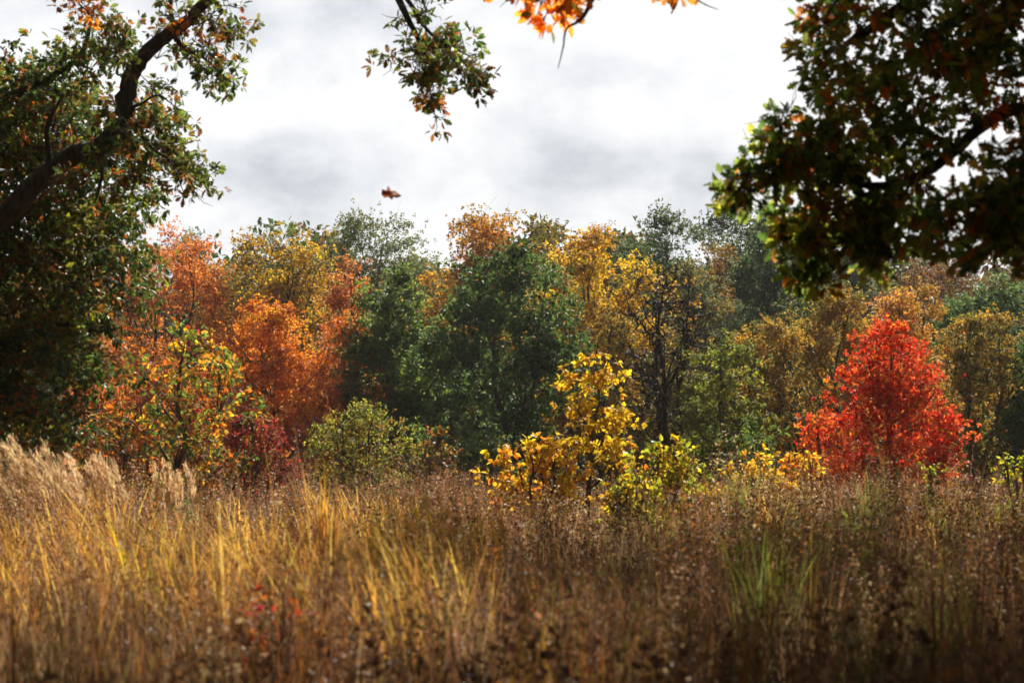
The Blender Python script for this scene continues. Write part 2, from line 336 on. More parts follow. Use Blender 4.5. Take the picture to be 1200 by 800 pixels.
T_('deciduous_tree', 'lighter glossy green tree directly left of the big dark green tree', 'tree', 464, 303, 108, 72, [(GRN, 2), (BGR, 4), (LGR, 5)], L=.15, kind='broad', shape='egg', cb=.8, cov=5.2, clumps=170, group=WOOD, mat=M_gloss)
T_('deciduous_tree', 'big round dark green tree with several stems at the centre', 'tree', 600, 281, 156, 73, [(DGR, 4), (GRN, 5), (BGR, 2)], L=.16, kind='broad', shape='vase', cb=1.4, cov=3.9, clumps=220, stems=5, group=WOOD, mat=M_gloss, barkvis=1.6)
T_('deciduous_tree', 'bright yellow orange tree close right of the big dark green tree', 'tree', 690, 268, 150, 86, [(YEL, 5), (GLD, 4), (OLV, 2)], L=.15, kind='broad', shape='vase', cb=2, cov=3.8, clumps=140, group=WOOD, rough=.34, stems=2)
T_('deciduous_tree', 'olive yellow thin tree under the bright yellow one, behind the yellow sapling', 'tree', 712, 350, 80, 80, [(OLV, 4), (GLD, 2), (OCH, 3)], L=.14, shape='egg', cb=1, cov=3.0, clumps=130, group=WOOD)
T_('bare_tree', 'nearly bare dark tree with forked trunk right of the yellow sapling', 'tree', 783, 305, 112, 70, [(OCH, 3), (OLV, 3), (BRN, 2)], L=.13, shape='vase', cb=2.2, cov=.3, clumps=200, stems=3, group=WOOD, barkvis=3.4, tr=.24, twig=M_bark)
T_('deciduous_tree', 'faded grey olive tree left of the ochre bushes, under the skyline pines', 'tree', 815, 300, 90, 92, [(OLV, 4), (GRY, 3), (OCH, 1)], L=.14, shape='egg', cb=1, cov=4, clumps=120, group=WOOD)
T_('deciduous_tree', 'yellow green tree with thin stem left of the ochre bushes', 'tree', 848, 388, 95, 66, [(LGR, 3), (YGR, 2), (OLV, 4)], L=.13, kind='broad', shape='egg', cb=.8, cov=3.2, clumps=120, group=WOOD)
T_('deciduous_tree', 'feathery ochre tree left of the red maple, lower of the two', 'tree', 893, 368, 95, 74, [(OCH, 5), (GLD, 2), (OLV, 3)], L=.11, shape='fan', cb=.6, cov=3.8, clumps=190, group=WOOD, stems=3, mat=M_thin)
T_('deciduous_tree', 'taller feathery ochre tree directly left above the red maple', 'tree', 975, 328, 105, 78, [(OCH, 5), (GLD, 3), (OLV, 3)], L=.11, shape='fan', cb=.6, cov=4, clumps=210, group=WOOD, stems=3, mat=M_thin)
T_('deciduous_tree', 'orange ochre tree rising right above the top of the red maple', 'tree', 1068, 326, 105, 76, [(OCH, 4), (GLD, 3), (SAL, 3)], L=.11, shape='egg', cb=.6, cov=4, clumps=200, group=WOOD, stems=2, mat=M_thin)
T_('deciduous_tree', 'olive ochre spreading tree right of the red maple', 'tree', 1148, 360, 100, 70, [(OCH, 5), (OLV, 5), (GLD, 1)], L=.11, shape='fan', cb=.6, cov=4.2, clumps=200, group=WOOD, stems=3, mat=M_thin)
T_('deciduous_tree', 'glossy blue green tree at the right edge behind the olive ochre tree', 'tree', 1172, 318, 130, 88, [(BGR, 4), (GRN, 3), (GRY, 1)], L=.15, kind='broad', shape='round', cb=1, cov=4.6, clumps=180, group=WOOD, mat=M_gloss)
T_('deciduous_tree', 'dark green tree cut by the right edge of the wood', 'tree', 1235, 370, 110, 68, [(DGR, 4), (GRN, 3)], L=.14, kind='broad', shape='egg', cb=.5, cov=4.6, clumps=130, group=WOOD, mat=M_gloss)
# dark filler trees of the second rank, just behind
T_('deciduous_tree', 'dark green tree in shade behind the two glossy green trees', 'tree', 530, 375, 130, 84, [(DGR, 4), (OLV, 1)], L=.15, shape='egg', cb=.5, cov=4, clumps=110, group=WOOD)
T_('deciduous_tree', 'shaded olive tree behind the bare forked tree', 'tree', 775, 400, 150, 84, [(DGR, 3), (OLV, 3), (OCH, 1)], L=.15, shape='egg', cb=.5, cov=4, clumps=120, group=WOOD)
T_('deciduous_tree', 'shaded olive tree behind the feathery ochre trees', 'tree', 930, 350, 170, 92, [(DGR, 3), (OLV, 3)], L=.15, shape='egg', cb=.5, cov=4, clumps=120, group=WOOD)
T_('deciduous_tree', 'dark tree behind the leaning oak foliage at the left edge', 'tree', 60, 330, 200, 84, [(DGR, 3), (OLV, 2), (RUS, 1)], L=.15, shape='egg', cb=.5, cov=3.6, clumps=120, group=WOOD)
T_('deciduous_tree', 'burnt orange tree low behind the multicoloured young oak', 'tree', 170, 400, 130, 66, [(DORG, 4), (RUS, 4), (OCH, 1)], L=.12, shape='egg', cb=.4, cov=4, clumps=150, group=WOOD, mat=M_thin)
# ------------------------------------------------------------------ the stand-alone front trees and shrubs
T_('red_maple', 'bright scarlet red maple standing alone in front of the wood on the right', 'tree', 1042, 372, 190, 56, [(RED, 7), (COR, 3.5), ((.50, .04, .015), 3), (ORG, 2)], L=.088, kind='maple', shape='dome', cb=.5, cov=3.9, clumps=300, mat=M_thin, rough=.24, jit=.35, spread=.34)
T_('maple_shrub', 'low orange red shrub at the left foot of the scarlet maple', 'shrub', 962, 478, 70, 53, [(COR, 4), (RED, 3), (ORG, 3)], L=.09, kind='maple', shape='round', cb=.2, cov=2.6, clumps=60, mat=M_thin)
T_('young_oak', 'young oak with mixed orange, yellow and green shiny leaves in front of orange trees', 'tree', 212, 372, 175, 44, [(GLD, 4), (YEL, 2), (ORG, 3), (GRN, 6), (LGR, 4), (DORG, 2), (CRM, .7)], L=.15, kind='oak', shape='egg', cb=.3, cov=2.6, clumps=150, mat=M_gloss, hold=.45, rough=.3, tr=.09, per=7, spread=.36)
T_('young_oak', 'small orange and green oak low beside the big left oak', 'tree', 140, 455, 85, 42, [(GLD, 3), (DORG, 4), (GRN, 4), (RUS, 3)], L=.15, kind='oak', shape='round', cb=.2, cov=2.5, clumps=60, mat=M_gloss, hold=.4, per=7)
T_('shrub', 'dark crimson shrub between the young oak and the pale green bush', 'shrub', 296, 478, 110, 45, [(CRM, 6), (RUS, 1), (OLV, 1)], L=.10, kind='oval', shape='fan', cb=.3, cov=3, clumps=110, stems=5, mat=M_thin)
T_('shrub', 'fine leaved pale yellow green bush left of centre', 'shrub', 419, 466, 122, 50, [(YGR, 4), (OCH, 3), (OLV, 4), (LGR, 1)], L=.07, kind='chip', shape='round', cb=.3, cov=3.4, clumps=220, stems=5, mat=M_thin)
T_('sapling', 'slender young maple with large clear yellow leaves at the centre', 'tree', 695, 402, 104, 39, [(YEL, 6), (GLD, 3)], L=.12, kind='maple', shape='egg', cb=1.3, cov=1.7, clumps=90, mat=M_thin, rough=.4, tr=.05, per=6, spread=.22)
T_('shrub', 'bushy orange yellow shrub at the left foot of the yellow sapling', 'shrub', 628, 508, 112, 37, [(YEL, 5), (GLD, 5), (ORG, 1)], L=.12, kind='broad', shape='round', cb=.2, cov=2.8, clumps=90, stems=4, mat=M_thin)
T_('shrub', 'orange flecked low shrub between the sapling and the dark trunk', 'shrub', 728, 520, 70, 40, [(GLD, 3), (OLV, 3), (ORG, 1)], L=.12, kind='broad', shape='round', cb=.2, cov=1.5, clumps=40, stems=3, mat=M_thin)
T_('shrub', 'bright yellow green shrub right of the yellow sapling', 'shrub', 785, 512, 78, 36, [(YEL, 4), (YGR, 5), (LGR, 1)], L=.11, kind='broad', shape='round', cb=.2, cov=3, clumps=80, stems=4, mat=M_thin)
T_('shrub', 'low yellow green shrub reaching left from the brighter one', 'shrub', 738, 552, 70, 31, [(YEL, 4), (YGR, 4), (OLV, 1)], L=.10, kind='broad', shape='round', cb=.2, cov=2.4, clumps=50, stems=4, mat=M_thin)
T_('shrub', 'silvery green leaved shrub left of the scarlet maple', 'shrub', 885, 486, 80, 50, [(BGR, 4), (LGR, 3), (GRN, 2)], L=.17, kind='lance', shape='round', cb=.3, cov=2.6, clumps=60, stems=4, mat=M_gloss)
T_('shrub', 'low gold shrub under the silvery green one', 'shrub', 882, 530, 95, 44, [(YEL, 4), (GLD, 5)], L=.11, kind='broad', shape='round', cb=.1, cov=2.4, clumps=70, stems=4, mat=M_thin)
T_('shrub', 'low gold shrub touching the left foot of the scarlet maple', 'shrub', 938, 524, 55, 45, [(YEL, 4), (GLD, 4), (ORG, 2)], L=.11, kind='broad', shape='round', cb=.1, cov=2.2, clumps=46, stems=4, mat=M_thin)
T_('shrub', 'small bright green weed bush in front of the scarlet maple', 'shrub', 1092, 540, 22, 36, [(YGR, 4), (LGR, 3)], L=.09, kind='oval', shape='fan', cb=.3, cov=1.8, clumps=16, stems=2, mat=M_thin)
T_('shrub', 'sparse yellow green sprigs at the right edge above the grass', 'shrub', 1190, 518, 50, 36, [(YGR, 4), (YEL, 2)], L=.09, kind='oval', shape='fan', cb=.3, cov=1.3, clumps=24, stems=3, mat=M_thin)
T_('shrub', 'dark green understory shrub in front of the big dark green tree', 'shrub', 556, 476, 90, 64, [(GRN, 4), (BGR, 3), (OLV, 2)], L=.13, kind='broad', shape='round', cb=.2, cov=2.6, clumps=70, stems=3, mat=M_gloss)
T_('shrub', 'shaded shrub with ochre leaves between the pale green bush and dark trees', 'shrub', 508, 500, 60, 60, [(OCH, 3), (DGR, 3), (RUS, 1)], L=.12, kind='broad', shape='round', cb=.2, cov=2.2, clumps=50, stems=3)
# ------------------------------------------------------------------ far wood and undergrowth (one mass each)
def leaf_mass(name, label, n, x, y, hfun, pal, L, cl):
    rng = np.random.default_rng(5)
    cx = rng.uniform(*x, cl); cyy = rng.uniform(*y, cl); cz = rng.random(cl) ** .7 * hfun(cx, cyy)
    cen = np.stack([cx, cyy, cz], -1)
    P, A, Nn, Z, G = crown_leaves(rng, cen, 1.1, n, L, 5)
    P[:, 2] = np.abs(P[:, 2])
    o = link(name, leaves_mesh(name, 'chip', P, A, Nn, Z, palette(pal, n // 5 * 5, rng, G)), M_leaf)
    tag(o, label, cat=name.replace('_', ' '), kind='stuff')
leaf_mass('distant_wood', 'mass of dull green and brown woodland far behind the tree row', 170000, (-58, 58), (122, 146), lambda x, y: 14.6 + 1.2 * np.sin(x * .35) + .9 * np.sin(x * .9 + 1), [(DGR, 4), (OLV, 3), (OCH, 1), (BRN, 2)], .48, 3400)
leaf_mass('undergrowth', 'dark tangle of undergrowth filling the floor of the wood', 110000, (-38, 38), (88, 100), lambda x, y: 3.6 + .8 * np.sin(x * .8), [(DGR, 4), (BRN, 2), (OLV, 1)], .2, 1100)

# ------------------------------------------------------------------ the two near oaks
def in_poly(px, py, poly):
    inside = np.zeros(len(px), bool); n = len(poly)
    for i in range(n):
        x1, y1 = poly[i]; x2, y2 = poly[(i + 1) % n]
        c = ((y1 > py) != (y2 > py)) & (px < (x2 - x1) * (py - y1) / (y2 - y1 + 1e-9) + x1); inside ^= c
    return inside
def region(rng, poly, n, D, dd):
    poly = np.array(poly, float); lo, hi = poly.min(0), poly.max(0)
    p = rng.uniform(lo, hi, (n * 8, 2)); p = p[in_poly(p[:, 0], p[:, 1], poly)][:n]
    d = D + rng.uniform(-dd, dd, len(p)); 
    return np.stack([(p[:, 0] - CX) / FX * D, d, EYE + (HY - p[:, 1]) / FX * D], -1)
def above(n, x, y, thick, lift=1.3):
    # unseen crown above the view, spread and thickened to shade the meadow
    X = rg.uniform(*x, n); Y = rg.uniform(*y, n); return np.stack([X, Y, EYE + .235 * Y + lift + rg.random(n) * thick], -1)
def big_oak(label, base, trunk, limbs, clusters, seed, upper=(), L=.13, per=8, leafm=None):
    """clusters: list of (centres, palette, spread, leaves per cluster)"""
    rng = np.random.default_rng(seed); root = empty('oak_tree', base); tag(root, label, 'tree'); b = np.array(base, float)
    Pt, Rt = resample([np.array(p) - b for p, r in trunk], [r for p, r in trunk], 20)
    link('trunk', tube_mesh('trunk', [(Pt[None], Rt[None], 14)]), M_bark, root)
    nd = [Pt[5:]]
    for lb in limbs:
        pts = [np.array(p) - b for p, r in lb]; m = max(12, len(pts) * 5); Pp, Rp = resample(pts, [r for p, r in lb], m)
        Pp[1:-1] += rng.normal(size=(m - 2, 3)) * Rp[1:-1, None] * .10
        link('limb', tube_mesh('limb', [(Pp[None], Rp[None], 10)]), M_bark, root); nd.append(Pp[2:])
    nd = np.concatenate(nd); tw = []; 
    allP = []; 
    for cen, pal, spd, nper in clusters:
        cen = cen - b
        # sort by distance to wood so farther clumps attach to nearer ones
        dn = np.linalg.norm(cen[:, None] - nd[None], axis=2).min(1); cen = cen[np.argsort(dn)]
        for c in cen:
            d = np.linalg.norm(nd - c, axis=1); s = nd[np.argmin(d + .5 * np.maximum(nd[:, 2] - c[2] - .5, 0))]; v = c - s; l = np.linalg.norm(v)
            q = np.stack([s, s + v * .33 + rng.normal(size=3) * l * .09 + [0, 0, l * .05], s + v * .68 + rng.normal(size=3) * l * .09 + [0, 0, l * .04], c])
            tw.append((q, l)); nd = np.concatenate([nd, q[1:]])
        P, A, Nn, Z, G = crown_leaves(rng, cen, spd, len(cen) * nper, L, per, droop=.35, upb=.7, flat=.8)
        allP.append((P, A, Nn, Z, palette(pal, len(P), rng, G, .5, .3)))
    TP = np.array([t for t, l in tw]); tl = np.array([l for t, l in tw])[:, None]; t0 = np.clip(.006 + .007 * tl, .006, .03)
    g = [(TP, np.concatenate([t0, t0 * .8, t0 * .6, t0 * .4], 1), 5)]
    e = np.repeat(TP[:, 3], 4, 0); s3 = np.repeat(TP[:, 2], 4, 0); e = e + rng.normal(size=e.shape) * .11
    g.append((np.stack([s3, (s3 + e) / 2 + rng.normal(size=e.shape) * .03, e], 1), np.tile([[.006, .004, .002]], (len(e), 1)), 4))
    cat = [np.concatenate([a[i] for a in allP]) for i in range(5)]
    link('crown', leaves_mesh('crown', 'oak', *cat), leafm or M_oak, root)
    up = []; tw = []
    for cen, pal, spd, nper in upper:
        cen = cen - b
        for c in cen[np.argsort(np.linalg.norm(cen[:, None] - nd[None], axis=2).min(1))]:
            d = np.linalg.norm(nd - c, axis=1); s = nd[np.argmin(d)]; v = c - s; q = np.stack([s, s + v * .33 + rng.normal(size=3) * .08, s + v * .68 + rng.normal(size=3) * .08, c])
            tw.append(q); nd = np.concatenate([nd, q[1:]])
        P, A, Nn, Z, G = crown_leaves(rng, cen, spd, len(cen) * nper, L * 1.42, per, droop=.2, upb=1.0, flat=.6)
        up.append((P, A, Nn, Z, palette(pal, len(P), rng, G, .5, .3)))
    if up:
        tw = np.array(tw); g.append((tw, np.tile([[.03, .022, .016, .01]], (len(tw), 1)), 5))
        link('upper_shade_crown', leaves_mesh('upper_shade_crown', 'broad', *[np.concatenate([a[i] for a in up]) for i in range(5)]), M_gloss, root)  # unseen leaves, added mainly for the shade they cast
    link('twig_network', tube_mesh('twig_network', g), M_twig, root)
    return root
PO = [(GRN, 4), (DGR, 5), (OLV, 4), (LGR, 2.5), (YGR, 1), (BRN, 1.5), (RUS, 1.4), (DORG, .6), (OCH, .8)]
PO_o = [(ORG, 4), (RUS, 3), (SAL, 3), (OLV, 1)]
rg = np.random.default_rng(3)
DL = 27.0
def lim(D, *pts): return [(at(px, py, D + dz), r) for px, py, dz, r in pts]
A_ = region
left = [
 (A_(rg, [(-60, 80), (50, 62), (105, 110), (150, 190), (150, 300), (158, 350), (125, 380), (100, 440), (92, 520), (-60, 530)], 430, DL + 2.7, 2.0), [(GRN, 4), (DGR, 8), (OLV, 3), (LGR, 1.5), (YGR, .6), (RUS, 1.5), (BRN, 2), (DORG, .5)], .36, 88),  # darker leaf mix puts the shade of the crown's inside into colour
 (A_(rg, [(75, 0), (130, -30), (150, 60), (205, 140), (205, 225), (150, 250), (90, 90)], 52, DL + 1.1, .9), PO, .30, 56),
 (A_(rg, [(60, 205), (90, 160), (135, 110), (150, 60), (190, 20), (215, 50), (170, 90), (165, 140), (90, 240)], 13, DL - .9, .3), PO, .20, 30),
 (A_(rg, [(165, 120), (215, 90), (212, 160), (170, 165)], 9, DL, .5), PO + [(YGR, 1)], .2, 30),
 (A_(rg, [(60, -20), (130, -30), (125, 20), (90, 20)], 9, DL, 1.0), PO_o, .26, 45),
 (A_(rg, [(185, -20), (275, -20), (280, 55), (270, 105), (235, 100), (210, 70)], 26, DL, 1.0), PO + [(DORG, 2)], .30, 42),
 (A_(rg, [(190, 180), (225, 170), (245, 205), (255, 245), (215, 235)], 13, DL, .7), PO, .28, 40),
 (A_(rg, [(460, 10), (500, 5), (560, 50), (578, 72), (560, 100), (530, 95), (500, 110), (475, 75)], 36, 24, .7), PO + [(OLV, 4), (BRN, 2)], .20, 30),
 (A_(rg, [(490, 95), (512, 100), (514, 142), (504, 145)], 7, 24, .2), PO + PO_o, .12, 16),
 (A_(rg, [(448, 65), (470, 62), (470, 85), (458, 92)], 2, 24, .2), PO, .15, 24),
]
tx = at(-150, 400, DL)[0]
big_oak('huge dark oak at the left edge with a crooked thick limb arching over the sky', (tx, DL, 0),
 [((tx, DL, -.1), .62), ((tx - .05, DL, 1.5), .50), ((tx + .1, DL, 3.4), .46), ((tx, DL + .3, 6), .38), ((tx + .3, DL + .4, 9), .26), ((tx + 1, DL + .5, 12), .10)],
 [lim(DL, (-150, 345, 0, .24), (-60, 300, -.2, .185), (0, 256, -.3, .155), (50, 208, -.3, .14), (82, 184, -.2, .135), (118, 172, -.15, .13), (143, 146, -.1, .15), (149, 112, 0, .125), (158, 80, 0, .11), (182, 52, 0, .10), (215, 28, 0, .085), (250, -6, -.2, .075), (330, -80, -1, .085), (410, -95, -2, .065), (450, -40, -2.8, .05), (472, 10, -3, .042), (492, 50, -3, .028), (505, 92, -3, .012)),
  lim(DL, (140, 150, 0, .07), (158, 148, .1, .055), (178, 146, .1, .045)),
  lim(DL, (452, -36, -2.8, .035), (478, 0, -2.9, .03), (505, 40, -3, .02), (550, 66, -3, .008)),
  lim(DL, (-150, 420, 0, .2), (-70, 400, 1.4, .12), (0, 405, 1.6, .07), (70, 380, 1.8, .04), (120, 390, 1.8, .015)),
  lim(DL, (-150, 250, 0, .2), (-60, 160, 1.3, .10), (20, 110, 1.6, .06), (90, 70, 1.4, .035), (110, 10, 1.4, .015)),
  lim(DL, (200, 36, 0, .05), (215, 56, .2, .03), (238, 68, .3, .02), (262, 90, .3, .008)),
  lim(DL, (205, 34, 0, .045), (200, 10, .2, .03), (204, -20, .3, .02)),
  lim(DL, (143, 130, 0, .035), (165, 122, -.2, .02), (185, 112, -.3, .014), (205, 125, -.3, .006)),
  lim(DL, (110, 172, -.1, .04), (120, 200, -.3, .024), (112, 235, -.4, .012)),
  lim(DL, (158, 150, -.1, .03), (180, 175, -.2, .02), (200, 190, -.2, .012), (215, 225, -.2, .006)),
  lim(DL, (60, 200, -.2, .05), (55, 150, -.4, .03), (75, 110, -.4, .015)),
  lim(DL, (-150, 60, 0, .2), (-60, -60, 2, .14), (60, -140, 3, .09), (160, -200, 3, .05)),
  lim(DL, (330, -80, -1, .05), (300, -180, -2, .03), (320, -260, -3, .02))],
 left, 21, [(above(110, (-16, -5.5), (21, 33), 4.5), PO, .8, 110), (np.stack([rg.uniform(-16, -8.0, 110), rg.uniform(22, 34, 110), rg.uniform(3, 9, 110)], -1), PO, .7, 110)], L=.112, leafm=M_shade_oak)
DR = 17.5
right = [  # extra light and yellow greens in these mixes carry the backlight
 (A_(rg, [(975, -30), (1240, -30), (1240, 110), (1180, 140), (1120, 150), (1105, 200), (1075, 225), (1000, 210), (970, 150), (945, 105), (945, 40)], 150, DR, 1.2), PO + [(OCH, 2), (LGR, 4), (YGR, 2), (DORG, 1.5)], .155, 29),
 (A_(rg, [(915, 130), (960, 145), (1000, 205), (960, 222), (905, 220), (855, 242), (846, 218), (870, 190), (895, 160)], 56, DR, .5), PO + [(LGR, 7), (YGR, 4), (ORG, 1.5)], .13, 24),
 (A_(rg, [(925, 250), (950, 235), (975, 245), (990, 290), (970, 315), (950, 350), (932, 300)], 30, DR, .5), PO + [(YGR, 7), (ORG, 1), (LGR, 6)], .14, 30),
 (A_(rg, [(1010, 225), (1070, 220), (1065, 290), (1030, 318), (1002, 295)], 32, DR, .6), PO + [(LGR, 5), (YGR, 2), (RUS, 1)], .15, 34),
 (A_(rg, [(1095, 250), (1150, 228), (1180, 185), (1240, 120), (1240, 315), (1190, 300), (1140, 315), (1110, 285)], 44, 15, .6), PO + [(BRN, 2), (LGR, 3), (OCH, 2), (RUS, 2)], .17, 34),
 (A_(rg, [(595, -40), (680, -40), (668, 0), (640, 14), (600, 12)], 12, 17, .4), PO_o + [(ORG, 3), (GLD, 1)], .16, 24),
 (A_(rg, [(770, -30), (800, -30), (800, -10), (775, -8)], 4, 17, .2), PO_o, .14, 16),
]
big_oak('blurred near oak whose green and orange branches hang in from the upper right', (8.4, 19.5, 0),
 [((8.4, 19.5, -.1), .60), ((8.3, 19.5, 1.5), .48), ((8.4, 19.3, 3.6), .43), ((8.2, 19.2, 6.5), .34), ((8.1, 19, 9), .24), ((8.0, 19, 11.5), .08)],
 [[((8.4, 19.4, 3.4), .2)] + lim(DR, (1330, 170, .6, .10), (1200, 131, 0, .062), (1160, 142, 0, .055), (1125, 172, 0, .05), (1075, 208, 0, .042), (1020, 218, 0, .032), (985, 203, 0, .026), (945, 200, 0, .02), (900, 208, 0, .008)),
  lim(DR, (1120, 172, 0, .03), (1060, 150, .2, .024), (1020, 185, .3, .016), (1005, 240, .2, .008)),
  lim(DR, (1050, 214, 0, .022), (1000, 235, .1, .016), (965, 262, .2, .012), (945, 320, .2, .005)),
  [((8.3, 19.3, 6.0), .2)] + lim(DR, (1250, -60, .6, .11), (1120, -30, 0, .08), (1040, 20, 0, .05), (980, 60, 0, .02)),
  [((8.2, 19.2, 6.8), .2)] + lim(17, (1200, -150, 1, .12), (1000, -150, .4, .09), (840, -120, 0, .06), (740, -60, 0, .035), (705, -20, 0, .026), (690, 8, 0, .02), (680, 24, 0, .014), (664, 34, 0, .010), (660, 55, 0, .007), (654, 80, 0, .003)),
  lim(17, (700, -12, 0, .02), (660, -8, .1, .016), (625, 2, .1, .008)),
  lim(17, (840, -120, 0, .03), (830, -50, .1, .016), (815, -5, .1, .009), (842, 12, .1, .003)),
  [((8.4, 19.4, 4.2), .16)] + lim(15, (1300, 250, 0, .07), (1210, 245, 0, .05), (1150, 250, 0, .02)),
  [((8.2, 19.2, 7.5), .16), ((4, 17, 9.6), .1), ((0, 15.5, 9.6), .06), ((-3.5, 14.5, 9.2), .03)],
  [((8.2, 19.2, 7.5), .18), ((11, 21, 9), .1), ((13, 23, 9.5), .03)]],
 right, 22, [(above(230, (2.6, 17), (31, 43), 2.4, 1.0), PO, .7, 230), (above(60, (3.6, 14), (18, 22), 2, 1.2), PO, .7, 150), (above(50, (9, 16), (21, 31), 3, 1.2), PO, .7, 150), (above(110, (4.5, 12), (19, 25), 2.2, 1.2), PO, .7, 200), (above(400, (-5.5, 9), (9.5, 20), 2.5, 1.4), PO, .7, 230), (np.stack([rg.uniform(6.2, 13, 70), rg.uniform(15, 25, 70), rg.uniform(3, 7.5, 70)], -1), PO, .7, 90)], L=.13)
# falling leaf
o = link('falling_leaf', leaves_mesh('falling_leaf', 'maple', np.zeros((1, 3)), np.array([[1., .25, .10]]), np.array([[.15, -.72, .62]]), np.array([.21]), np.array([[.36, .11, .045]])), M_dry)
o.location = at(447, 228, 20); md = o.modifiers.new('thick', 'SOLIDIFY'); md.thickness = .0015
tag(o, 'single reddish brown leaf falling through the open sky', 'leaf')

# ------------------------------------------------------------------ meadow
def spots(rng, n, y0, y1, k=.33, m=2.1, pw=1.0, clump=0, sd=.14):
    q = max(1, n // clump) if clump else n
    y = y0 + (y1 - y0) * rng.random(q) ** pw; x = rng.uniform(-1, 1, q) * (k * y + m); P = np.stack([x, y, np.zeros(q)], -1)
    if clump:
        g = np.sort(rng.integers(0, q, n)); P = P[g]; P[:, :2] += rng.normal(size=(n, 2)) * sd * (.5 + y[g, None] / 30); P[:, 1] = np.maximum(P[:, 1], y0 * .93)
        return P, g
    return P
def ribbons(rng, base, h, w, bend, lean, m=5, taper=.9):
    """blades: (N,m,2,3) ribbon strips"""
    n = len(base); t = np.linspace(0, 1, m)[None, :, None]; a = rng.uniform(0, 6.28, n); d = np.stack([np.cos(a), np.sin(a), np.zeros(n)], -1)[:, None]
    bd = (bend * rng.uniform(.2, 1, n))[:, None, None]; up = np.array([0, 0, 1.])
    P = base[:, None] + h[:, None, None] * (t * up * (1 - .35 * bd * t) + d * bd * t ** 2 * .8 + np.array(lean) * t ** 1.6)
    b = rng.uniform(0, 6.28, n); sd = np.stack([np.cos(b), np.sin(b), np.zeros(n)], -1)[:, None]
    ww = (w[:, None, None]) * (1 - taper * t ** 2) * .5
    return np.stack([P - sd * ww, P + sd * ww], 2), P
def ribbon_arrays(Q):
    n, m = Q.shape[:2]; V = Q.reshape(-1, 3); i = np.arange(m - 1); q = np.stack([i * 2, i * 2 + 1, i * 2 + 3, i * 2 + 2], -1)
    return V, (np.arange(n)[:, None, None] * (m * 2) + q[None]).reshape(-1), m - 1
def merge(name, parts, mat, parent=None):
    Vs, Fs, Is, Cs, off = [], [], [], [], 0
    for V, fs, I, c in parts: Vs.append(V); Fs.append(fs); Is.append(I + off); Cs.append(c); off += len(V)
    return link(name, raw_mesh(name, np.concatenate(Vs), np.concatenate(Fs), np.concatenate(Is), np.concatenate(Cs)), mat, parent)
def rib_part(rng, base, h, w, bend, lean, col, m=5):
    Q, P = ribbons(rng, base, h, w, bend, lean, m); V, I, f = ribbon_arrays(Q)
    return (V, np.full(len(I) // 4, 4), I, np.repeat(col, f, axis=0)), P
def leaf_part(kind, pos, ax, nr, sz, col):
    tv, tf = T[kind]; n = len(pos); k = len(tv); a = unit(ax); b = unit(np.cross(nr, a)); c = np.cross(a, b)
    V = pos[:, None] + sz[:, None, None] * (tv[None, :, 0:1] * a[:, None] + tv[None, :, 1:2] * b[:, None] + tv[None, :, 2:3] * c[:, None])
    fi = np.concatenate([np.array(f) for f in tf]); fs = [len(f) for f in tf]
    return V.reshape(-1, 3), np.tile(fs, n), ((np.arange(n) * k)[:, None] + fi[None]).ravel(), np.repeat(col, len(tf), axis=0)
def patch(x, y, s, ph=0):
    return .5 + .25 * (np.sin(x * s + ph) * np.cos(y * s * .8 + ph * 2) + np.sin(x * s * 2.3 + y * s * 1.7 + ph * 3))
def tops(x, y):
    p = PXD(x, y); far = np.clip((y - 14) / 10, 0, 1)
    return 1 + far * (.17 * np.exp(-((p - 470) / 80) ** 2) + .15 * np.exp(-((p - 130) / 90) ** 2) + .18 * np.exp(-((p - 1010) / 110) ** 2) + .15 * np.exp(-((p - 870) / 40) ** 2) - .10 * np.exp(-((p - 680) / 50) ** 2) - .05)
PXD = lambda x, y: CX + x / y * FX
def weeds(name, label, n, rng, y0, y1, hmin, hmax, pal, fuzz, fpal, fs, sel=None, stemw=.006, lean=(0, 0, 0), pw=1.0, fkind='chip', fr=.05, top=.45, near=.3):
    b, g = spots(rng, n, y0, y1, pw=pw, clump=7)
    gh = np.where(rng.random(g.max() + 1) < (.11 if near < 1 else 0), rng.uniform(1.15, 1.6, g.max() + 1), rng.uniform(.62, 1.14, g.max() + 1))[g]
    q = (b[:, 1] > 12) | (rng.random(len(b)) < near + (1 - near) * (b[:, 1] / 12) ** 2); b = b[q]; g = g[q]; gh = gh[q]
    if sel is not None: q = sel(b[:, 0], b[:, 1], rng); b = b[q]; g = g[q]; gh = gh[q]
    n = len(b); h = rng.uniform(hmin, hmax, n) * gh * (.70 + .55 * patch(b[:, 0], b[:, 1], .9)) * tops(b[:, 0], b[:, 1]); d = b[:, 1]
    w = stemw * np.clip(d / 14, .8, 2.2)
    part, P = rib_part(rng, b, h, w, np.full(n, .28), lean, palette(pal, n, rng), 5)
    # seed heads and shrivelled leaves along the upper stem
    i = np.repeat(np.arange(n), fuzz); t = top + (1 - top) * rng.random(len(i)) ** .8; tt = t * 4; k = np.minimum(tt.astype(int), 3); f = (tt - k)[:, None]
    pos = P[i, k] * (1 - f) + P[i, k + 1] * f
    rad = fr * (1.25 - t)[:, None] * 1.6
    off = rng.normal(size=pos.shape) * rad; ax = unit(off + np.array([0, 0, .5]) * rad + rng.normal(size=pos.shape) * .02)
    sz = fs * rng.uniform(.5, 1.4, len(i)) * np.clip(d[i] / 16, .9, 1.9)
    c = palette(fpal, len(i), rng, g[i], .75, .3)
    return merge(name, [part, leaf_part(fkind, pos + off * .5, ax, rng.normal(size=pos.shape), sz, c)], M_dry)
rm_ = np.random.default_rng(77)
PXD = lambda x, y: CX + x / y * FX
G_DRY = [(STR, 4), (PNK, 5), (DBR, 4), (OCH, 1), (RUS, 1)]
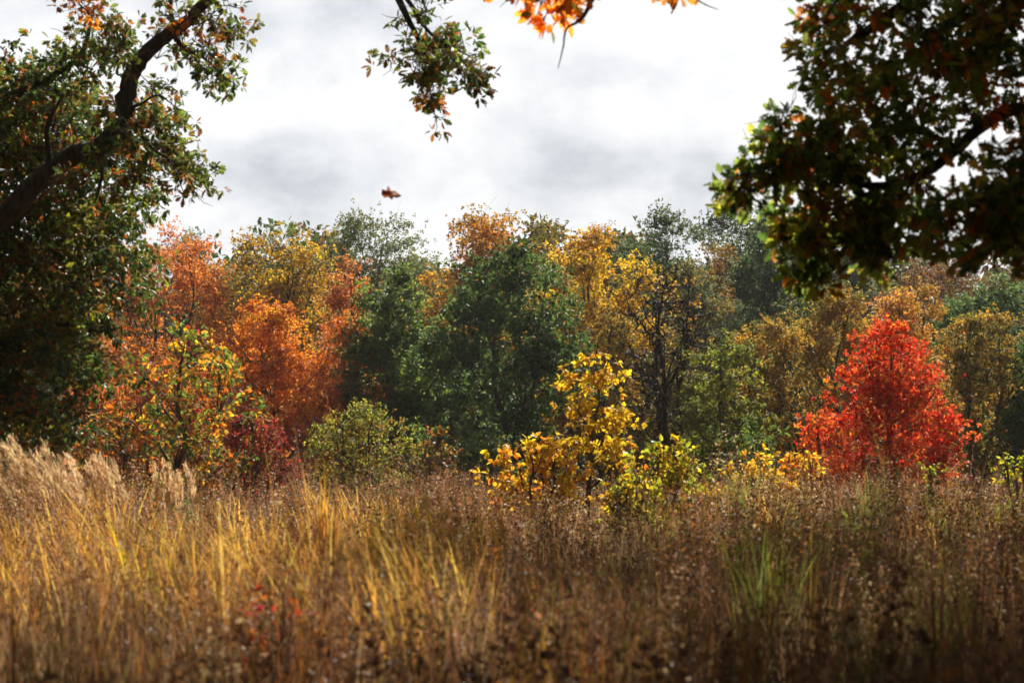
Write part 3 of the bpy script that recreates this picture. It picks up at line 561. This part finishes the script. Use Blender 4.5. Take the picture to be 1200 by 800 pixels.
GG = [((.88, .46, .07), 5), ((.90, .62, .13), 3), ((.60, .28, .07), 3)]
o = weeds('dry_weeds', '', 17000, rm_, 3.6, 58, .95, 1.38, [(PNK, 3), (DBR, 4), (BRN, 3), (OCH, 1)], 26, [(PNK, 5), (STR, 2), (DBR, 5), (RUS, 1), (BRN, 4)], .022)
tag(o, 'brown dead weed stalks with small seed heads covering the whole meadow', 'weeds', kind='stuff')
o = weeds('meadow_weeds', '', 5500, rm_, 7.5, 50, .9, 1.3, [(OLV, 3), (BRN, 2)], 30, [(OLV, 5), (LGR, 1), (OCH, 2), (BRN, 2)], .03, sel=lambda x, y, r: (patch(x, y, .45, 1.3) + .25 * (PXD(x, y) > 620) > .62 + .2 * r.random(len(x))), fkind='lance', fr=.06, top=.15)
tag(o, 'olive green leafy weeds scattered through the brown meadow, thickest on the right', 'weeds', kind='stuff')
o = weeds('broad_weeds', '', 1300, rm_, 3.7, 13, .55, 1.1, [(BRN, 3), (DBR, 4), (STR, 2), (OLV, 1)], 34, [(DBR, 9), (BRN, 4), (PNK, 2), (STR, .5), (OLV, 1), (RUS, 1)], .055, fkind='oval', stemw=.016, fr=.045, top=.3, near=1)  # dead brown, mixed darker still to deepen the foreground shade
tag(o, 'coarse dead weeds with curled brown leaves nearest the viewer', 'weeds', kind='stuff')
def grass(name, label, n, y0, y1, hmin, hmax, pal, w, bend, sel=None, lean=(-.06, 0, 0), cl=None, sd=.14):
    b, g = spots(rm_, n, y0, y1, clump=16, sd=.12)
    if not cl: q = (b[:, 1] > 12) | (rm_.random(len(b)) < .3 + .7 * (b[:, 1] / 12) ** 2); b = b[q]; g = g[q]
    if cl:
        g = None
        c = spots(rm_, cl, y0, y1)
        if sel is not None: c = c[sel(c[:, 0], c[:, 1], rm_)]
        b = c[rm_.integers(0, len(c), n)]; b[:, :2] += rm_.normal(size=(n, 2)) * sd
        rr = b[:, 1]
    elif sel is not None: q = sel(b[:, 0], b[:, 1], rm_); b = b[q]; g = g[q]
    m = len(b); h = rm_.uniform(hmin, hmax, m) * (1 if g is None else rm_.uniform(.75, 1.12, g.max() + 1)[g]) * (.72 + .5 * patch(b[:, 0], b[:, 1], .7, 2)) * tops(b[:, 0], b[:, 1]); ww = w * np.clip(b[:, 1] / 14, .7, 2.4) * rm_.uniform(.6, 1.3, m)
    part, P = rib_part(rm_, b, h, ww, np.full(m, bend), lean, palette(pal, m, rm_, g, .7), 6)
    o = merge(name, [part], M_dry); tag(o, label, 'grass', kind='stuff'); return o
grass('dry_grass', 'thin pinkish straw coloured grass blades filling the meadow', 98000, 3.6, 60, .75, 1.25, G_DRY, .0045, .8)
grass('broad_grass', 'wide dead blades standing close to the viewer in the shade', 5200, 3.6, 13, .7, 1.3, [(DBR, 7), (BRN, 3), (PNK, 3), (RUS, 1.5), (OLV, 1), (OCH, 1)], .022, .3, lean=(.02, 0, 0))  # dead blade browns, kept extra dark to carry the foreground shade
grass('low_grass', 'short shaded brown grass under the taller stalks', 50000, 3.4, 62, .3, .75, [(DBR, 3), (BRN, 3), (OLV, 2)], .008, .6)  # dark browns stand in for shade at the foot of the stalks
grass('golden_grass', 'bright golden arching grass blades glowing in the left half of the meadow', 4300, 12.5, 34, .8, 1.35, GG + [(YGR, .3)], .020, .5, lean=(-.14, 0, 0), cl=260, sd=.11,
      sel=lambda x, y, r: ((PXD(x, y) < 575) & (r.random(len(x)) < .25 + .75 * (patch(x, y, .5, .4) > .5))) | (r.random(len(x)) < .10))  # golden straw, brightened and kept mostly left to carry the sunlit band
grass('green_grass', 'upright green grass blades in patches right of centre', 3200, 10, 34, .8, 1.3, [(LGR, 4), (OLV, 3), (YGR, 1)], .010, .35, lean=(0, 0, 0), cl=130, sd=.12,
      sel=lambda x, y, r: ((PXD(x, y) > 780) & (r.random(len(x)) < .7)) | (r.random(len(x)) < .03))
# individual grass tussocks that stand out
def tussock(label, px, top, D, n, pal, w=.014, wid=.16, lean=(-.1, 0, 0), bend=.5, plume=None, base_h=None, group='tall grass tussocks standing above the meadow'):
    rng = np.random.default_rng(int(px + D * 3)); H = EYE + (HY - top) / FX * D
    root = empty('grass_tussock', ((px - CX) / FX * D, D, 0)); tag(root, label, 'grass tussock', group)
    b = np.c_[rng.normal(size=(n, 2)) * wid, np.zeros(n)]
    pa, P = rib_part(rng, b, H * rng.uniform(.55, 1.02, n), w * rng.uniform(.6, 1.3, n), np.full(n, bend), lean, palette(pal, n, rng), 7)
    merge('blades', [pa], M_dry, root)
    if plume:
        k = plume; b = np.c_[rng.normal(size=(k, 2)) * wid * .8, np.zeros(k)]
        ps, P = rib_part(rng, b, H * rng.uniform(.9, 1.04, k), np.full(k, .006), np.full(k, bend * .5), lean, palette([(STR, 3), (OCH, 1)], k, rng), 7)
        m = 110; i = np.repeat(np.arange(k), m); t = (.76 + .24 * rng.random(len(i))) * 6; q = np.minimum(t.astype(int), 5); f = (t - q)[:, None]
        pos = P[i, q] * (1 - f) + P[i, q + 1] * f; dr = unit(P[i, 6] - P[i, 4]); ax = dr + rng.normal(size=pos.shape) * .16; pos = pos + rng.normal(size=pos.shape) * .018
        merge('plumes', [ps, leaf_part('needle', pos, ax, rng.normal(size=pos.shape), .07 * rng.uniform(.5, 1.2, len(i)), palette([((.80, .58, .32), 5), ((.7, .42, .2), 1)], len(i), rng))], M_dry, root)
    return root
tussock('tallest tussock with feathery straw plumes leaning left, near the left edge', 95, 516, 21, 70, GG, lean=(-.34, 0, 0), plume=26, wid=.22)
tussock('plumed straw grass tussock just right of the tallest plumed one', 150, 535, 22, 60, GG, lean=(-.34, 0, 0), plume=20, wid=.22)
tussock('pale upright plumed grass under the middle of the young oak', 205, 545, 24, 40, [(STR, 3), (GLD, 1)], lean=(-.05, 0, 0), plume=14, wid=.25, bend=.25)
tussock('upright golden tussock below the pale green bush', 382, 535, 20, 80, GG, lean=(-.05, 0, 0), bend=.3, wid=.10, w=.034)
tussock('leaning golden tussock between the young oak and the upright golden one', 325, 590, 18, 46, GG + [(ORG, 2)], lean=(-.25, 0, 0), wid=.1, w=.026)
tussock('broad yellow grass tussock left of the bushy orange yellow shrub', 505, 552, 23, 120, [(YEL, 4), (GLD, 4), (YGR, 2)], lean=(-.14, 0, 0), wid=.4, w=.028, bend=.28)
tussock('orange gold tussock just right of the broad yellow one', 545, 560, 24, 90, [(GLD, 4), (ORG, 2), (OCH, 3)], lean=(-.1, 0, 0), wid=.35, w=.024, bend=.3)
tussock('blurred golden blades standing in the shaded middle foreground', 612, 645, 10, 14, [(GLD, 4), (YEL, 1)], lean=(0, 0, 0), wid=.09, bend=.3, w=.016)
tussock('golden grass clump at the left edge below the plumes', 20, 590, 16, 60, GG, lean=(-.15, 0, 0), wid=.2, w=.022)
tussock('yellow green grass clump left of centre in the sunlit meadow', 180, 585, 18, 90, [(GLD, 4), (YGR, 2), (YEL, 2)], lean=(-.12, 0, 0), wid=.3, w=.026)
tussock('golden grass clump under the crimson shrub', 250, 600, 17, 70, GG, lean=(-.15, 0, 0), wid=.22, w=.022)
# a few countable low plants with coloured leaves
def leafy(label, px, top, D, pal, L, n, wid, kind='oval'):
    rng = np.random.default_rng(int(px * 3 + D)); H = EYE + (HY - top) / FX * D
    root = empty('leafy_weed', ((px - CX) / FX * D, D, 0)); tag(root, label, 'weed', 'leafy weeds in the meadow')
    k = 6; b = np.c_[rng.normal(size=(k, 2)) * wid * .3, np.zeros(k)]
    pa, P = rib_part(rng, b, H * rng.uniform(.75, 1, k), np.full(k, .012), np.full(k, .25), (0, 0, 0), palette([(OLV, 2), (BRN, 2)], k, rng), 7)
    merge('stem', [pa], M_dry, root)
    i = rng.integers(0, k, n); t = (.3 + .7 * rng.random(n)) * 6; q = np.minimum(t.astype(int), 5); f = (t - q)[:, None]
    pos = P[i, q] * (1 - f) + P[i, q + 1] * f; ax = rng.normal(size=(n, 3)) * [1, 1, .5] + [0, 0, .3]
    merge('foliage', [leaf_part(kind, pos, ax, rng.normal(size=(n, 3)) * .4 + [0, 0, 1], L * rng.uniform(.6, 1.3, n), palette(pal, n, rng))], M_thin, root)
leafy('red orange leafed weed in the sunlit grass below the crimson shrub', 335, 640, 13, [(DORG, 4), (RED, 2), (RUS, 2)], .07, 110, .3)
leafy('dark red leafed weed beside the red orange one', 300, 655, 12, [(DORG, 2), (CRM, 3), (RUS, 3)], .06, 80, .25)
leafy('tall green stalked weed in the shade left of the scarlet maple', 935, 582, 19, [(LGR, 4), (GRN, 2)], .09, 130, .25, 'lance')
leafy('tall green weed right of the yellow green shrubs and nearer the viewer', 868, 590, 18, [(LGR, 4), (YGR, 2)], .09, 130, .25, 'lance')
leafy('pale green weed stalk below the scarlet maple', 1010, 600, 17, [(LGR, 3), (OLV, 3)], .09, 90, .2, 'lance')
leafy('small dark green weed clump under the young oak', 222, 572, 24, [(GRN, 4), (LGR, 2)], .1, 150, .35, 'lance')
leafy('blurred yellow leafed weed low in the dark foreground', 700, 735, 6.5, [(GLD, 4), (ORG, 1)], .05, 16, .1)


# ------------------------------------------------------------------ air
def haze():
    x, y0, y1, z0, z1 = 75, -20, 165, -1.4, 24
    V = np.array([(a, b, c) for a in (-x, x) for b in (y0, y1) for c in (z0, z1)], float)
    F = np.array([0, 1, 3, 2, 4, 6, 7, 5, 0, 4, 5, 1, 2, 3, 7, 6, 0, 2, 6, 4, 1, 5, 7, 3])
    m = bpy.data.materials.new('air'); nt, N, L = nodes_of(m); v = N('ShaderNodeVolumePrincipled', i_Density=HAZE, i_Anisotropy=.3); v.inputs['Color'].default_value = (.88, .9, .94, 1)
    o = N('ShaderNodeOutputMaterial'); L(v.outputs[0], o.inputs['Volume'])
    tag(link('haze', raw_mesh('haze', V, np.full(6, 4), F), m), kind='stuff')
haze()
